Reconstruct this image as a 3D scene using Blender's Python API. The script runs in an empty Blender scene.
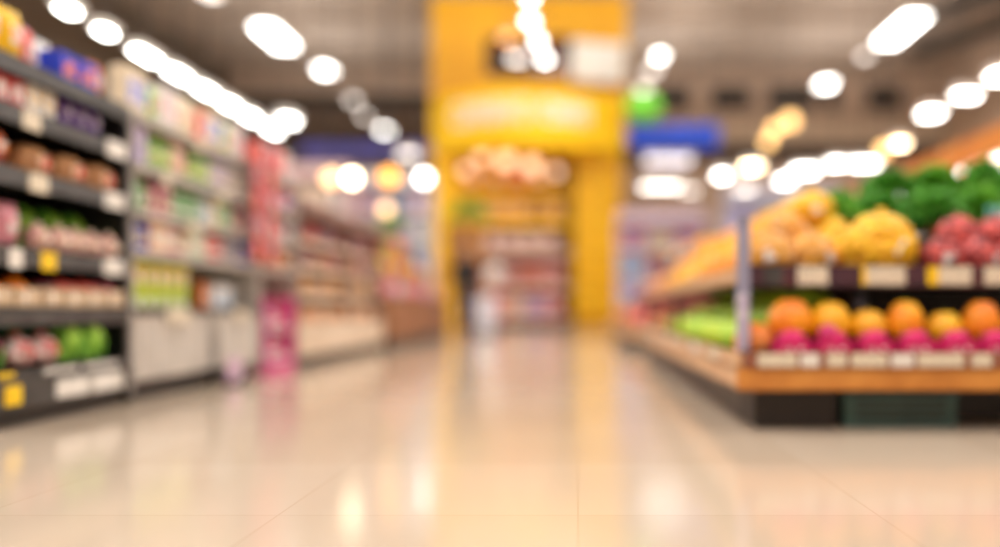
import bpy, bmesh, math, random
from mathutils import Vector, Matrix
random.seed(11)
PI = math.pi
S = bpy.context.scene
C = S.collection
F, VX, VY, H = 900.0, 578.0, 309.0, 0.55          # focal length in px, vanishing point, eye height

def at(px, py, Y):                                # a point seen at a pixel, at a chosen distance
    return Vector(((px - VX) * Y / F, Y, H + (VY - py) * Y / F))

# ------------------------------------------------------------------ materials
_m = {}
def mat(name, col, rough=.5, col2=None, scale=6, met=0, emit=0, trans=0, coat=0, sharp=False, bump=0):
    if name in _m: return _m[name]
    m = bpy.data.materials.new(name); m.use_nodes = True
    n = m.node_tree.nodes; l = m.node_tree.links; b = n['Principled BSDF']
    b.inputs['Roughness'].default_value = rough
    b.inputs['Metallic'].default_value = met
    b.inputs['Coat Weight'].default_value = coat
    b.inputs['Transmission Weight'].default_value = trans
    if emit:
        b.inputs['Emission Color'].default_value = (*col, 1)
        b.inputs['Emission Strength'].default_value = emit
    if col2 is None: col2 = tuple(c * .82 for c in col)
    tc = n.new('ShaderNodeTexCoord'); nz = n.new('ShaderNodeTexNoise'); nz.inputs['Scale'].default_value = scale
    rp = n.new('ShaderNodeValToRGB')
    rp.color_ramp.elements[0].position = .48 if sharp else .35
    rp.color_ramp.elements[1].position = .52 if sharp else .65
    rp.color_ramp.elements[0].color = (*col, 1); rp.color_ramp.elements[1].color = (*col2, 1)
    l.new(tc.outputs['Object'], nz.inputs['Vector']); l.new(nz.outputs['Fac'], rp.inputs['Fac'])
    l.new(rp.outputs['Color'], b.inputs['Base Color'])
    if bump:
        bp = n.new('ShaderNodeBump'); bp.inputs['Strength'].default_value = bump; bp.inputs['Distance'].default_value = .01
        l.new(nz.outputs['Fac'], bp.inputs['Height']); l.new(bp.outputs['Normal'], b.inputs['Normal'])
    _m[name] = m
    return m

def lin(r, g, b): return tuple(((c / 255) / 12.92 if c / 255 < .04045 else ((c / 255 + .055) / 1.055) ** 2.4) for c in (r, g, b))
PAL = {
 'yellow': (250,200,20), 'orange': (240,130,25), 'red': (214,40,38), 'coral': (240,100,90), 'pink': (238,160,175), 'magenta': (222,28,112),
 'lavender': (205,190,235), 'purple': (110,60,175), 'blue': (15,70,215), 'sky': (130,185,225), 'navy': (60,62,130), 'green': (70,165,60),
 'lime': (160,210,60), 'mint': (150,215,180), 'white': (240,238,235), 'cream': (245,228,195), 'beige': (222,196,160), 'brown': (140,84,45),
 'tan': (205,150,95), 'maroon': (100,22,38), 'chartreuse': (205,222,40), 'grey': (150,150,150), 'teal': (60,150,135), 'plum': (150,50,100),
 'salmon': (246,170,140), 'gold': (236,170,40), 'peach': (250,200,160), 'black': (18,18,20), 'amber': (246,180,20), 'rose': (225,120,135)}
def pk(c, c2=None):                               # packaging film or board in one printed colour
    a = lin(*PAL[c]); b = lin(*PAL[c2]) if c2 else tuple(v * .8 for v in a)
    return mat('print_%s_%s' % (c, c2), a, .38, b, 22, sharp=bool(c2))

M_black = mat('black_metal', (.012,.012,.013), .4)
M_dark = mat('dark_lacquer', (.03,.028,.026), .45)
M_rail = mat('grey_rail', lin(74,73,72), .35, lin(56,56,56))
M_railp = mat('pale_rail', lin(186,180,174), .4)
M_steel = mat('steel', lin(160,160,160), .3, met=.8)
M_white = mat('white_plastic', lin(235,232,226), .45, lin(222,218,210))
M_tag = mat('price_print', lin(240,230,205), .5, lin(190,178,160), 170, sharp=True)
M_tagy = mat('yellow_price_print', lin(250,215,20), .5, lin(240,190,20), 60)
M_wood = mat('orange_wood', lin(214,146,66), .4, lin(190,120,48), 5)
M_woodl = mat('pale_wood', lin(214,176,136), .45, lin(196,150,110), 5)
M_leaf = mat('leaf_green', lin(126,198,84), .5, lin(84,162,62), 8)
M_leaf2 = mat('leaf_bright', lin(140,205,70), .5, lin(96,170,60), 8)
M_stem = mat('stem', lin(120,150,70), .6)
M_lamp = mat('lamp_cool', (1.0,.97,.92), emit=11)
M_lampm = mat('lamp_medium', (1.0,.96,.9), emit=4.5)
M_lampp = mat('lamp_pale', (.93,.9,1.0), emit=1.6)
M_lampw = mat('lamp_warm', (1.0,.80,.52), emit=14)
M_lampo = mat('lamp_amber', (1.0,.42,.06), emit=3.0)
M_lampf = mat('lamp_faint', (1.0,.6,.3), emit=2.6)
M_lampg = mat('lamp_golden', (1.0,.6,.22), emit=2.4)
M_lampd = mat('lamp_dim', (1.0,.92,.85), emit=3)
M_yel = mat('yellow_panel', lin(255,204,10), .5, lin(252,196,5), 1.5)
M_yeld = mat('deep_yellow_panel', lin(226,170,24), .6, lin(218,158,16), 1.2)

# ------------------------------------------------------------------ mesh building
def mesh_from(name, verts, faces, m, smooth=False):
    me = bpy.data.meshes.new(name); me.from_pydata([tuple(v) for v in verts], [], faces); me.update()
    bm = bmesh.new(); bm.from_mesh(me); bmesh.ops.recalc_face_normals(bm, faces=bm.faces); bm.to_mesh(me); bm.free()
    me.materials.append(m)
    if smooth: me.polygons.foreach_set('use_smooth', [True] * len(me.polygons))
    return me

def link(name, me, parent=None, loc=(0,0,0), rz=0):
    o = bpy.data.objects.new(name, me); C.objects.link(o); o.location = loc; o.rotation_euler = (0, 0, rz)
    if parent: o.parent = parent
    return o

class MB:
    def __init__(s): s.bm = bmesh.new()
    def box(s, x0, x1, y0, y1, z0, z1):
        r = bmesh.ops.create_cube(s.bm, size=1)
        for v in r['verts']: v.co = Vector(((x0+x1)/2 + v.co.x*(x1-x0), (y0+y1)/2 + v.co.y*(y1-y0), (z0+z1)/2 + v.co.z*(z1-z0)))
        return s
    def tube(s, a, b, r, seg=10, r2=None):
        a, b = Vector(a), Vector(b); d = b - a
        q = d.to_track_quat('Z', 'Y').to_matrix().to_4x4(); q.translation = (a + b) / 2
        bmesh.ops.create_cone(s.bm, cap_ends=True, segments=seg, radius1=r, radius2=r if r2 is None else r2, depth=d.length, matrix=q)
        return s
    def go(s, name, m, parent=None, bev=0, smooth=False, loc=(0,0,0), rz=0):
        if bev: bmesh.ops.bevel(s.bm, geom=list(s.bm.edges), offset=bev, segments=2, affect='EDGES', clamp_overlap=True)
        me = bpy.data.meshes.new(name); s.bm.to_mesh(me); s.bm.free(); me.materials.append(m)
        if smooth: me.polygons.foreach_set('use_smooth', [True] * len(me.polygons))
        return link(name, me, parent, loc, rz)
def bx(name, m, parent, x0, x1, y0, y1, z0, z1, bev=.003, loc=(0,0,0)):
    return MB().box(x0, x1, y0, y1, z0, z1).go(name, m, parent, bev, loc=loc)

def lathe(prof, seg=20):
    v, f = [], []
    for r, z in prof:
        for k in range(seg):
            a = 2*PI*k/seg; v.append((r*math.cos(a), r*math.sin(a), z))
    for i in range(len(prof)-1):
        for k in range(seg):
            f.append((i*seg+k, i*seg+(k+1) % seg, (i+1)*seg+(k+1) % seg, (i+1)*seg+k))
    f.append(tuple(range(seg))); f.append(tuple((len(prof)-1)*seg + k for k in range(seg)))
    return v, f

def tag(o, label, cat, group=None, kind=None):
    if label: o['label'] = label
    if cat: o['category'] = cat
    if group: o['group'] = group
    if kind: o['kind'] = kind
    return o
def empty(name, loc=(0,0,0), rz=0):
    o = bpy.data.objects.new(name, None); C.objects.link(o); o.location = loc; o.rotation_euler = (0,0,rz); o.empty_display_size = .1
    return o
def struct(o): o['kind'] = 'structure'; return o
def kids(o): return list(o.children)
def copy_tree(o, parent=None):
    c = o.copy(); C.objects.link(c)
    if parent: c.parent = parent
    for ch in kids(o): copy_tree(ch, c)
    return c

# ------------------------------------------------------------------ products; each stands on z=0, its front towards -Y
def p_bag(c, c2, w, h, d, kind='snack_bag'):
    n, k = 12, 12; V, Fc = [], []; idx = {}
    rnd = random.Random(hash((w, h, 3)))
    def pt(i, j, sgn):
        u, v = i/n, j/k
        t = max(0, math.sin(PI*u))**.55 * max(0, math.sin(PI*v))**.5
        if v < .05 or v > .95: t = 0
        wob = .012*math.sin(9*u + 5*v) * t
        pinch = 1 - .08*math.sin(PI*v)
        return ((u-.5)*w*pinch, sgn*(d/2*t) + wob*.3, v*h + (.01*math.sin(16*u) if j == k else 0))
    for sgn in (-1, 1):
        for i in range(n+1):
            for j in range(k+1):
                border = i in (0, n) or j in (0, k)
                key = (i, j, 0 if border else sgn)
                if key not in idx: idx[key] = len(V); V.append(pt(i, j, sgn))
    g = lambda i, j, s: idx[(i, j, 0 if i in (0, n) or j in (0, k) else s)]
    for s in (-1, 1):
        for i in range(n):
            for j in range(k):
                q = (g(i,j,s), g(i+1,j,s), g(i+1,j+1,s), g(i,j+1,s))
                Fc.append(q if s < 0 else q[::-1])
    r = link(kind, mesh_from(kind, V, Fc, pk(c), True))
    LV, LF = [], []
    for i in range(3, 10):
        for j in range(4, 9):
            p = pt(i, j, -1); LV.append((p[0], p[1]-.004, p[2]))
    for a in range(6):
        for b in range(4): LF.append((a*5+b, (a+1)*5+b, (a+1)*5+b+1, a*5+b+1))
    link('label_panel', mesh_from('label_panel', LV, LF, pk(c2, 'white' if c2 != 'white' else 'red'), True), r)
    return r, w
def p_box(c, c2, w, h, d, kind='carton', lab=None):
    r = bx(kind, pk(c), None, -w/2, w/2, -d/2, d/2, 0, h, .004)
    bx('label_panel', lab and pk(*lab) or pk(c2, 'white' if c2 != 'white' else 'blue'), r, -w*.4, w*.4, -d/2-.002, -d/2+.001, h*.22, h*.78, 0)
    bx('closing_flap', pk(c2), r, -w*.46, w*.46, -d*.45, d*.45, h-.001, h+.003, 0)
    return r, w
def p_bottle(c, c2, w, h, kind='bottle'):
    R = w/2
    v, f = lathe([(R*.85,0),(R,.01),(R,h*.62),(R*.85,h*.72),(R*.38,h*.82),(R*.34,h*.9)], 18)
    r = link(kind, mesh_from(kind, v, f, pk(c), True))
    v, f = lathe([(R*.42,h*.89),(R*.44,h*.9),(R*.44,h*.99),(R*.38,h)], 14)
    link('cap', mesh_from('cap', v, f, pk(c2), True), r)
    v, f = lathe([(R*1.01,h*.18),(R*1.02,h*.19),(R*1.02,h*.55),(R*1.01,h*.56)], 18)
    link('label_panel', mesh_from('label_panel', v, f[:-2], pk('white', c2 if c2 != 'white' else c), True), r)
    return r, w
def p_jar(c, c2, w, h, kind='jar'):
    R = w/2
    v, f = lathe([(R*.9,0),(R,.008),(R,h*.8),(R*.86,h*.86)], 18)
    r = link(kind, mesh_from(kind, v, f, pk(c), True))
    v, f = lathe([(R*.9,h*.85),(R*.93,h*.86),(R*.93,h*.98),(R*.88,h)], 18)
    link('lid', mesh_from('lid', v, f, pk(c2), True), r)
    v, f = lathe([(R*1.01,h*.2),(R*1.02,h*.21),(R*1.02,h*.65),(R*1.01,h*.66)], 18)
    link('label_panel', mesh_from('label_panel', v, f[:-2], pk('cream', c2), True), r)
    return r, w
def lumpy(w, h, d, rad, seedn, sub=4, cnt=26):
    """one closed skin drawn tight over a heap of round fruit"""
    rnd = random.Random(seedn)
    balls = []
    for _ in range(cnt):
        a, z = rnd.uniform(0, 2*PI), rnd.uniform(-.9, 1)
        q = math.sqrt(max(0, 1 - z*z))
        balls.append(Vector((math.cos(a)*q*(w/2-rad), math.sin(a)*q*(d/2-rad), z*(h/2-rad))))
    bm = bmesh.new(); bmesh.ops.create_icosphere(bm, subdivisions=sub, radius=1)
    for v in bm.verts:
        n = v.co.normalized(); best = .82/math.sqrt((n.x/(w/2))**2 + (n.y/(d/2))**2 + (n.z/(h/2))**2)
        for b in balls:
            t = n.dot(b); dd = b.length_squared - t*t
            if dd < rad*rad: best = max(best, t + math.sqrt(rad*rad - dd))
        v.co = n*best; v.co.z = max(v.co.z, -h*.42) + h*.42
    return bm
def p_net(c, c2, w, h, d, rad, kind='net_bag', label=True):
    bm = lumpy(w, h, d, rad, int(w*1000)+ord(c[0]), 5 if w > .2 else 4, max(26, int(1.3*w*h/rad**2)))
    me = bpy.data.meshes.new(kind); bm.to_mesh(me); bm.free()
    a = lin(*PAL[c]); me.materials.append(mat('net_%s_%s' % (c, c2), a, .5, lin(*PAL[c2]), 26))
    me.polygons.foreach_set('use_smooth', [True]*len(me.polygons))
    r = link(kind, me)
    MB().tube((0,0,h*.8), (0.01,0,h*.97), .012, 8, .022).go('tied_neck', pk(c), r, smooth=True)
    if label: bx('paper_label', pk('white', c), r, -.03, .03, -d/2-.004, -d/2+.01, h*.3, h*.52, .001)
    return r, w
def p_fruit(c, c2, w, h, kind='orange_fruit', dent=.06):
    R = w/2; pr = []
    for i in range(13):
        t = PI*i/12; r = R*math.sin(t)*(1+.06*math.cos(t)); z = h/2 - h/2*math.cos(t)
        if i >= 11: z -= dent*h*(i-10)*.5
        pr.append((max(r, .0015), z))
    v, f = lathe(pr, 20)
    r = link(kind, mesh_from(kind, v, f, mat('skin_%s_%s' % (c, c2), lin(*PAL[c]), .42, lin(*PAL[c2]), 7), True))
    MB().tube((0,0,h*(1-dent)-.006), (.004,0,h*1.0+.008), .005, 6, .003).go('stem', M_stem, r, smooth=True)
    return r, w
def p_cabbage(c, c2, w, h, kind='cabbage'):
    bm = bmesh.new(); bmesh.ops.create_icosphere(bm, subdivisions=4, radius=1)
    for v in bm.verts:
        n = v.co.copy(); a = math.atan2(n.y, n.x)
        s = 1 + .06*math.sin(5*a + 3*n.z) + .03*math.sin(11*a - 5*n.z)
        v.co = Vector((n.x*w/2*s, n.y*w/2*s, (n.z*.5+.5)*h))
    me = bpy.data.meshes.new(kind); bm.to_mesh(me); bm.free(); me.polygons.foreach_set('use_smooth', [True]*len(me.polygons))
    me.materials.append(mat('cab_'+c+c2, lin(*PAL[c]), .5, lin(*PAL[c2]), 9, bump=.5)); r = link(kind, me)
    V, Fc = [], []
    for k in range(5):                             # the loose outer leaves, one frill round the head
        a = 2*PI*k/5; b = len(V)
        for i in range(5):
            for j in range(4):
                u, t = (i/4-.5)*1.0, j/3
                rr = w/2*(.93 + .2*t*t); V.append((rr*math.cos(a+u), rr*math.sin(a+u), .012 + t*h*.55*(1-3.2*u*u) + .006*math.sin(6*i)))
        for i in range(4):
            for j in range(3): Fc.append((b+i*4+j, b+(i+1)*4+j, b+(i+1)*4+j+1, b+i*4+j+1))
    link('outer_leaf_foliage', mesh_from('foliage', V, Fc, M_leaf2, True), r)
    return r, w*1.1
def p_loaf(c, c2, w, h, d, kind='bread_loaf'):
    bm = bmesh.new(); bmesh.ops.create_uvsphere(bm, u_segments=20, v_segments=14, radius=1)
    for v in bm.verts:
        n = v.co.copy(); z = n.z
        v.co = Vector((math.copysign(abs(n.x)**.7, n.x)*w/2, math.copysign(abs(n.y)**.8, n.y)*d/2, (max(z, -.5)+.5)/1.5*h + .006*math.sin(n.x*14)))
    me = bpy.data.meshes.new(kind); bm.to_mesh(me); bm.free(); me.polygons.foreach_set('use_smooth', [True]*len(me.polygons))
    me.materials.append(mat('crust_'+c, lin(*PAL[c]), .6, lin(*PAL[c2]), 12)); r = link(kind, me)
    MB().box(-w*.16, w*.16, -d/2-.004, -d/2+.02, h*.22, h*.6).go('paper_band', pk('cream', 'red'), r, .001)
    return r, w
def leafset(cnt, w, d, h, ll, seedn, droop=.5):
    rnd = random.Random(seedn); V, Fc = [], []
    for _ in range(cnt):
        a = rnd.uniform(0, 2*PI); rr = math.sqrt(rnd.random())
        base = Vector((rr*math.cos(a)*w/2, rr*math.sin(a)*d/2, h*(1-.55*rr*rr)*rnd.uniform(.35, 1)))
        up = Vector((math.cos(a)*rr + rnd.uniform(-.5,.5), math.sin(a)*rr + rnd.uniform(-.5,.5), rnd.uniform(.1, 1))).normalized()
        sd = up.cross(Vector((rnd.uniform(-1,1), rnd.uniform(-1,1), .3))).normalized(); L = ll*rnd.uniform(.7, 1.3); wd = L*.34
        b = len(V); nn = up.cross(sd)
        V += [base, base+up*L*.4+sd*wd+nn*.01, base+up*L*.5, base+up*L*.4-sd*wd+nn*.01, base+up*L - Vector((0,0,droop*L*.4))]
        Fc += [(b,b+1,b+2), (b,b+2,b+3), (b+1,b+4,b+2), (b+2,b+4,b+3)]
    return V, Fc
def p_herb(w, h, d, m, seedn=1, kind='herb_bunch'):
    v, f = lathe([(.03,0),(.035,.02),(.03,h*.3),(w*.16,h*.62),(w*.1,h*.8)], 12)
    r = link(kind, mesh_from(kind, v, f, M_stem, True))
    V, Fc = leafset(760, w, d, h*.9, .066, seedn)
    link('foliage', mesh_from('foliage', V, Fc, m), r)
    v, f = lathe([(.034,h*.12),(.04,h*.13),(.04,h*.17),(.034,h*.18)], 12)
    link('rubber_band', mesh_from('rubber_band', v, f, pk('red'), True), r)
    return r, w
def p_punnet(c, c2, w, h, d, kind='fruit_punnet'):     # shallow open tray with film and heaped fruit inside
    t = .006; m = MB()
    m.box(-w/2, w/2, -d/2, d/2, 0, t).box(-w/2, w/2, -d/2, -d/2+t, 0, h).box(-w/2, w/2, d/2-t, d/2, 0, h).box(-w/2, -w/2+t, -d/2, d/2, 0, h).box(w/2-t, w/2, -d/2, d/2, 0, h)
    r = m.go(kind, pk(c)); bx('label_panel', pk('white', c), r, -w*.25, w*.25, -d/2-.003, -d/2, h*.3, h*.75, 0)
    bm = lumpy(w*.94, h*1.7, d*.9, min(w, d)*.16, int(w*999), 4, 30)
    me = bpy.data.meshes.new('fruit_filling'); bm.to_mesh(me); bm.free(); me.materials.append(mat('skin_'+c2, lin(*PAL[c2]), .4, tuple(v*.7 for v in lin(*PAL[c2])), 12))
    me.polygons.foreach_set('use_smooth', [True]*len(me.polygons)); o = link('fruit_filling', me, r); o.location.z = t; o['kind'] = 'stuff'
    return r, w

# ------------------------------------------------------------------ rows of things, labelled one by one
CAT = {'snack_bag':'bag','carton':'box','bottle':'bottle','jar':'jar','net_bag':'net bag','orange_fruit':'fruit','melon':'melon','cabbage':'cabbage',
       'bread_loaf':'bread','herb_bunch':'herbs','fruit_punnet':'fruit tray','apple':'apple','flower_pack':'bag','gift_bag':'bag','lettuce':'lettuce',
       'fruit_carton':'fruit box','hanging_bag':'bag','pumpkin':'pumpkin','pear':'pear','paper_roll':'roll','drinks_can':'can'}
ORD = ['first','second','third','fourth','fifth','sixth','seventh','eighth','ninth','tenth','eleventh','twelfth','thirteenth','fourteenth','fifteenth',
       'sixteenth','seventeenth','eighteenth','nineteenth','twentieth']
_proto, _reg = {}, {}
def put(spec, loc, rz, place, end='near end'):
    key = repr(spec)
    if key not in _proto:
        o, w = spec[1](*spec[2:]); _proto[key] = (o, w); o['fresh'] = 1
    o, w = _proto[key]
    if 'fresh' in o: del o['fresh']
    else: o = copy_tree(o)
    o.location = loc; o.rotation_euler = (0, 0, rz)
    _reg.setdefault((spec[0], place, end), []).append(o)
    return o
def width(spec):
    key = repr(spec)
    if key not in _proto:
        o, w = spec[1](*spec[2:]); _proto[key] = (o, w); o['fresh'] = 1
    return _proto[key][1]
def row(specs, a, b, rz, place, gap=.012, end='near end', jit=.006, rj=.06):
    """lay SPECS [(spec, count)...] out from a towards b, over and over until the run is full"""
    a, b = Vector(a), Vector(b); d = (b-a); L = d.length; d.normalize(); t = 0; out = []
    seq = [s for s, n in specs for _ in range(n)]; i = 0
    while True:
        s = seq[i % len(seq)]; w = width(s)
        if t + w > L: break
        p = a + d*(t + w/2); side = Vector((-d.y, d.x, 0))*random.uniform(-jit, jit)
        out.append(put(s, p+side, rz + random.uniform(-rj, rj), place, end)); t += w + gap; i += 1
    return out
def flush_labels():
    for (desc, place, end), L in _reg.items():
        for i, o in enumerate(L):
            k = o.name.split('.')[0]
            lab = '%s %s' % (desc, place)
            if len(L) > 1: lab = '%s %s, %s from %s' % (desc, place, ORD[i] if i < len(ORD) else 'number %d' % (i+1), end)
            if len(lab.split()) > 16: print('LONG', len(lab.split()), lab)
            tag(o, lab, CAT.get(k, k.replace('_', ' ')), '%s pieces %s' % (desc, place) if len(L) > 1 else None)

BAG, BOX, BOT, JAR, NET, FRU, CAB, LOAF, HERB, PUN = p_bag, p_box, p_bottle, p_jar, p_net, p_fruit, p_cabbage, p_loaf, p_herb, p_punnet

# ------------------------------------------------------------------ the room
def floor_mat():
    m = bpy.data.materials.new('polished_tile'); m.use_nodes = True; n = m.node_tree.nodes; l = m.node_tree.links; b = n['Principled BSDF']
    tc = n.new('ShaderNodeTexCoord'); br = n.new('ShaderNodeTexBrick'); br.offset = 0
    br.inputs['Scale'].default_value = 1; br.inputs['Brick Width'].default_value = .8; br.inputs['Row Height'].default_value = .8
    br.inputs['Mortar Size'].default_value = .003; br.inputs['Mortar Smooth'].default_value = .3
    br.inputs['Color1'].default_value = (*lin(206,188,166), 1); br.inputs['Color2'].default_value = (*lin(200,181,158), 1); br.inputs['Mortar'].default_value = (*lin(194,174,150), 1)
    nz = n.new('ShaderNodeTexNoise'); nz.inputs['Scale'].default_value = 1.2; mx = n.new('ShaderNodeMix'); mx.data_type = 'RGBA'; mx.blend_type = 'MULTIPLY'
    rp = n.new('ShaderNodeValToRGB'); rp.color_ramp.elements[0].color = (.9,.88,.86,1); rp.color_ramp.elements[1].color = (1,1,1,1)
    l.new(tc.outputs['Object'], br.inputs['Vector']); l.new(tc.outputs['Object'], nz.inputs['Vector']); l.new(nz.outputs['Fac'], rp.inputs['Fac'])
    mx.inputs['Factor'].default_value = 1; l.new(br.outputs['Color'], mx.inputs['A']); l.new(rp.outputs['Color'], mx.inputs['B']); l.new(mx.outputs['Result'], b.inputs['Base Color'])
    b.inputs['Roughness'].default_value = .13; b.inputs['IOR'].default_value = 1.55
    return m
M_ceil = mat('ceiling_board', lin(172,156,142), .8, lin(160,144,130), .4)
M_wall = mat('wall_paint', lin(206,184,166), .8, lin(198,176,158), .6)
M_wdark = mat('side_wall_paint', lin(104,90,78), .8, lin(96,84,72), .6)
XL, XR, YF, YB, ZC = -13.2, 13.6, -5.0, 34.0, 9.6
def plate(name, m, *d): return struct(bx(name, m, None, *d, bev=0))
plate('floor', floor_mat(), XL, XR, YF, YB, -.1, 0)
plate('ceiling', M_ceil, XL, XR, YF, YB, ZC, ZC+.1)
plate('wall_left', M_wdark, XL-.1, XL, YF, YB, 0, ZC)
plate('wall_right', M_wall, XR, XR+.1, YF, YB, 0, ZC)
plate('wall_back', M_wall, XL, XR, YB, YB+.1, 0, ZC)
plate('wall_front', M_wall, XL, XR, YF-.1, YF, 0, ZC)
n = 1
for y in (14, 18.5, 23, 27.5, 31.8):                                                    # ceiling beams
    plate('trim_%d' % n, M_ceil, XL, XR, y, y+.35, ZC-.28, ZC); n += 1
for x in (-9.5, 4.2, 10.2):
    plate('trim_%d' % n, M_ceil, x, x+.3, YF, YB, ZC-.2, ZC); n += 1
# the ledge and the dark band of the back wall
plate('trim_%d' % n, mat('ledge', lin(224,208,190), .7), 1.6, XR, YB-.5, YB, 6.75, 7.6); n += 1
plate('trim_%d' % n, mat('dark_band', lin(76,66,60), .8), 1.6, XR, YB-.3, YB, 6.1, 6.7); n += 1
plate('trim_%d' % n, mat('band2', lin(90,78,70), .8), XL, -3.9, YB-.3, YB, 5.9, 8.6); n += 1
plate('trim_%d' % n, mat('ledge2', lin(150,132,120), .8), XL, -3.9, YB-.6, YB, 7.3, 7.7); n += 1
for k, (a, b) in enumerate(((656,690), (711,750), (768,815), (824,838), (866,901))):
    x0, x1 = at(a, 0, YB).x, at(b, 0, YB).x
    w = struct(empty('window_%d' % (k+1), ((x0+x1)/2, YB-.06, 8.1)))
    hw = (x1-x0)/2
    bx('window_frame', M_wall, w, -hw-.08, hw+.08, -.02, .05, -.08, .9, .01)
    bx('pane', mat('dark_glass', (.02,.02,.022), .15), w, -hw, hw, -.05, -.02, 0, .82, .004)

# ------------------------------------------------------------------ lamps
def tubes_lamp(name, m, w, l, h=.1, rods=True, drop=1.0, along='y'):
    r = empty(name)
    bx('housing', M_white, r, -w/2-.03, w/2+.03, -l/2-.03, l/2+.03, .03, .03+h, .01)
    bx('diffuser', m, r, -w/2, w/2, -l/2, l/2, 0, .034, .01)
    if rods:
        for s in ((-1, 1) if max(w, l) > 1 else (0,)):
            q = s*(l/2*.7) if l > w else 0; p = s*(w/2*.7) if w >= l else 0
            MB().tube((p, q, .03+h), (p, q, .03+h+drop), .006, 6).go('hanger', M_dark, r)
    return r
def lamp(px, py, Y, w, l, m, label, group, along='y', kind='pendant_lamp', top=ZC):
    w, l = (w*.62, l*.85) if l > 1.2 else (w*.5, l*.55)
    p = at(px, py, Y); o = tubes_lamp(kind, m, w, l, along=along, drop=max(.1, top-p.z-.13))
    o.location = p; return tag(o, label, 'lamp', group)
def bell(px, py, Y, R, m, label, group=None, shade=None):
    p = at(px, py, Y); r = empty('globe_lamp', p)
    bm = bmesh.new(); bmesh.ops.create_uvsphere(bm, u_segments=20, v_segments=12, radius=R)
    me = bpy.data.meshes.new('bulb'); bm.to_mesh(me); bm.free(); me.materials.append(m); me.polygons.foreach_set('use_smooth', [True]*len(me.polygons)); link('bulb', me, r)
    v, f = lathe([(R*.5,R*.85),(R*.45,R*1.15),(R*.12,R*1.3)], 14); link('socket_cap', mesh_from('socket_cap', v, f, M_dark, True), r)
    MB().tube((0,0,R*1.3), (0,0,max(R*1.5, ZC-p.z)), .012, 6).go('cable', M_dark, r)
    return tag(r, label, 'lamp', group)
G = 'linear pendant lamps over the aisles'
for i, (px, py, Y, w, l) in enumerate(((203,-12,18.6,.55,1.3), (275,38,21,.75,2.0), (325,71,24.2,.75,.9), (353,101,27.5,.5,.7), (365,117,29.8,.45,.6), (385,131,32,.65,.8))):
    lamp(px, py, Y, w, l, M_lamp if i in (1,2,5) else M_lampd, 'white pendant lamp, %s from near end, in the row left of the tower' % ORD[i], G)
for i, (px, py, Y, w, l) in enumerate(((901,31,20.6,.75,2.4), (826,85,25.6,.75,.9), (865,57,23.2,.4,.5))):
    lamp(px, py, Y, w, l, M_lamp if i < 2 else M_lampd, ['large slanting white pendant lamp at the upper right above the herbs', 'round white pendant lamp over the back wall windows',
         'small dim lamp below the large slanting lamp'][i], G)
for i, (px, py, Y, w, l, m) in enumerate(((530,22,20.2,.42,.5,M_lamp), (538,42,21.7,.36,.5,M_lamp), (545,60,23.4,.4,.5,M_lamp), (517,60,22.6,.7,.5,M_lampd), (508,40,22,.5,.4,M_lampo), (530,-2,19.4,.4,.5,M_lamp),
        (660,57,23,.42,.6,M_lamp), (652,72,24.5,.6,.5,M_lampd), (643,90,26.5,.6,.6,M_lampd))):
    lamp(px, py, Y, w, l, m, ['topmost full white round lamp before the yellow tower', 'middle white lamp of the column before the tower', 'lowest white lamp in the column before the dark screen',
        'pale lamp beside the lowest lamp before the dark screen', 'faint amber lamp above the dark screen', 'lamp cut by the top edge above the yellow tower',
        'white lamp right of the tower above the green sign', 'dimmer lamp just below the white lamp right of tower', 'pinkish dim lamp above the green sign'][i], G)
G = 'warm lamps over the far left stands'
for i, (px, py, Y, R, m) in enumerate(((331,178,14,.12,M_lampf), (352,178,13.4,.09,M_lampw), (389,177,16,.15,M_lampo), (386,209,15.5,.1,M_lampf), (424,178,18,.1,M_lamp))):
    bell(px, py, Y, R, m, ['dim peach globe lamp left of the bright cream one', 'bright cream globe lamp over the left stands', 'amber globe lamp left of the white globe',
        'faint orange globe lamp above the far fruit stand', 'white globe lamp beside the yellow tower'][i], G)
lamp(408,155,20,.7,.6, M_lampd, 'soft white lamp before the navy hanging sign', 'lamps by the navy sign')
lamp(288,122,12,.36,.5, M_lamp, 'white lamp at the far end of the shelf light strip', None)
G = 'lamps over the right-hand aisle'
for i, (px, py, Y, w, l, m) in enumerate(((1001,78,11,.45,.5,M_lamp), (966,97,12,.55,.3,M_lamp), (931,115,13,.5,.5,M_lamp), (900,145,14,.36,.3,M_lampw), (864,165,16,.9,.35,M_lamp), (836,165,16,.5,.35,M_lamp), (805,172,16.5,.8,.6,M_lamp), (785,182,17,.5,.5,M_lamp),
        (661,188,15,1.25,.35,M_lampm), (668,162,17,1.7,.6,M_lampp), (722,177,15,.36,.5,M_lamp), (752,168,15,.55,.4,M_lampw), (690,192,18.4,.5,.3,M_lampd), (745,190,17,.6,.4,M_lampd))):
    lamp(px, py, Y, w, l, m, ['white lamp cut by the right edge', 'white lamp second in the slanting line at upper right', 'white lamp third in the slanting line at upper right', 'cream lamp fourth in the slanting line',
        'wide white lamp above the far end of the herbs', 'white lamp left of the wide one above the herbs', 'white lamp over the yellow fruit heap', 'white lamp lowest over the yellow fruit heap',
        'wide cream lamp right of the tower below the blue sign', 'pale lavender lamp just under the blue sign', 'tall bluish white lamp behind the fruit stand', 'cream lamp beside the bluish white one', 'faint lamp right of the wide cream lamp',
        'faint lamp below the cream lamp'][i], G, along='x')
G = 'amber globes near the back wall'
for i, (px, py, R) in enumerate(((790,121,.17), (775,129,.14), (768,142,.13), (884,150,.1))):
    bell(px, py, (20, 20.6, 21.2, 13)[i], R, M_lampg, ['brightest golden globe lamp below the back wall windows', 'amber globe lamp overlapping the golden one', 'lowest amber globe lamp of the golden cluster', 'small orange globe lamp by the slanting line of lamps'][i], G)
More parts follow.
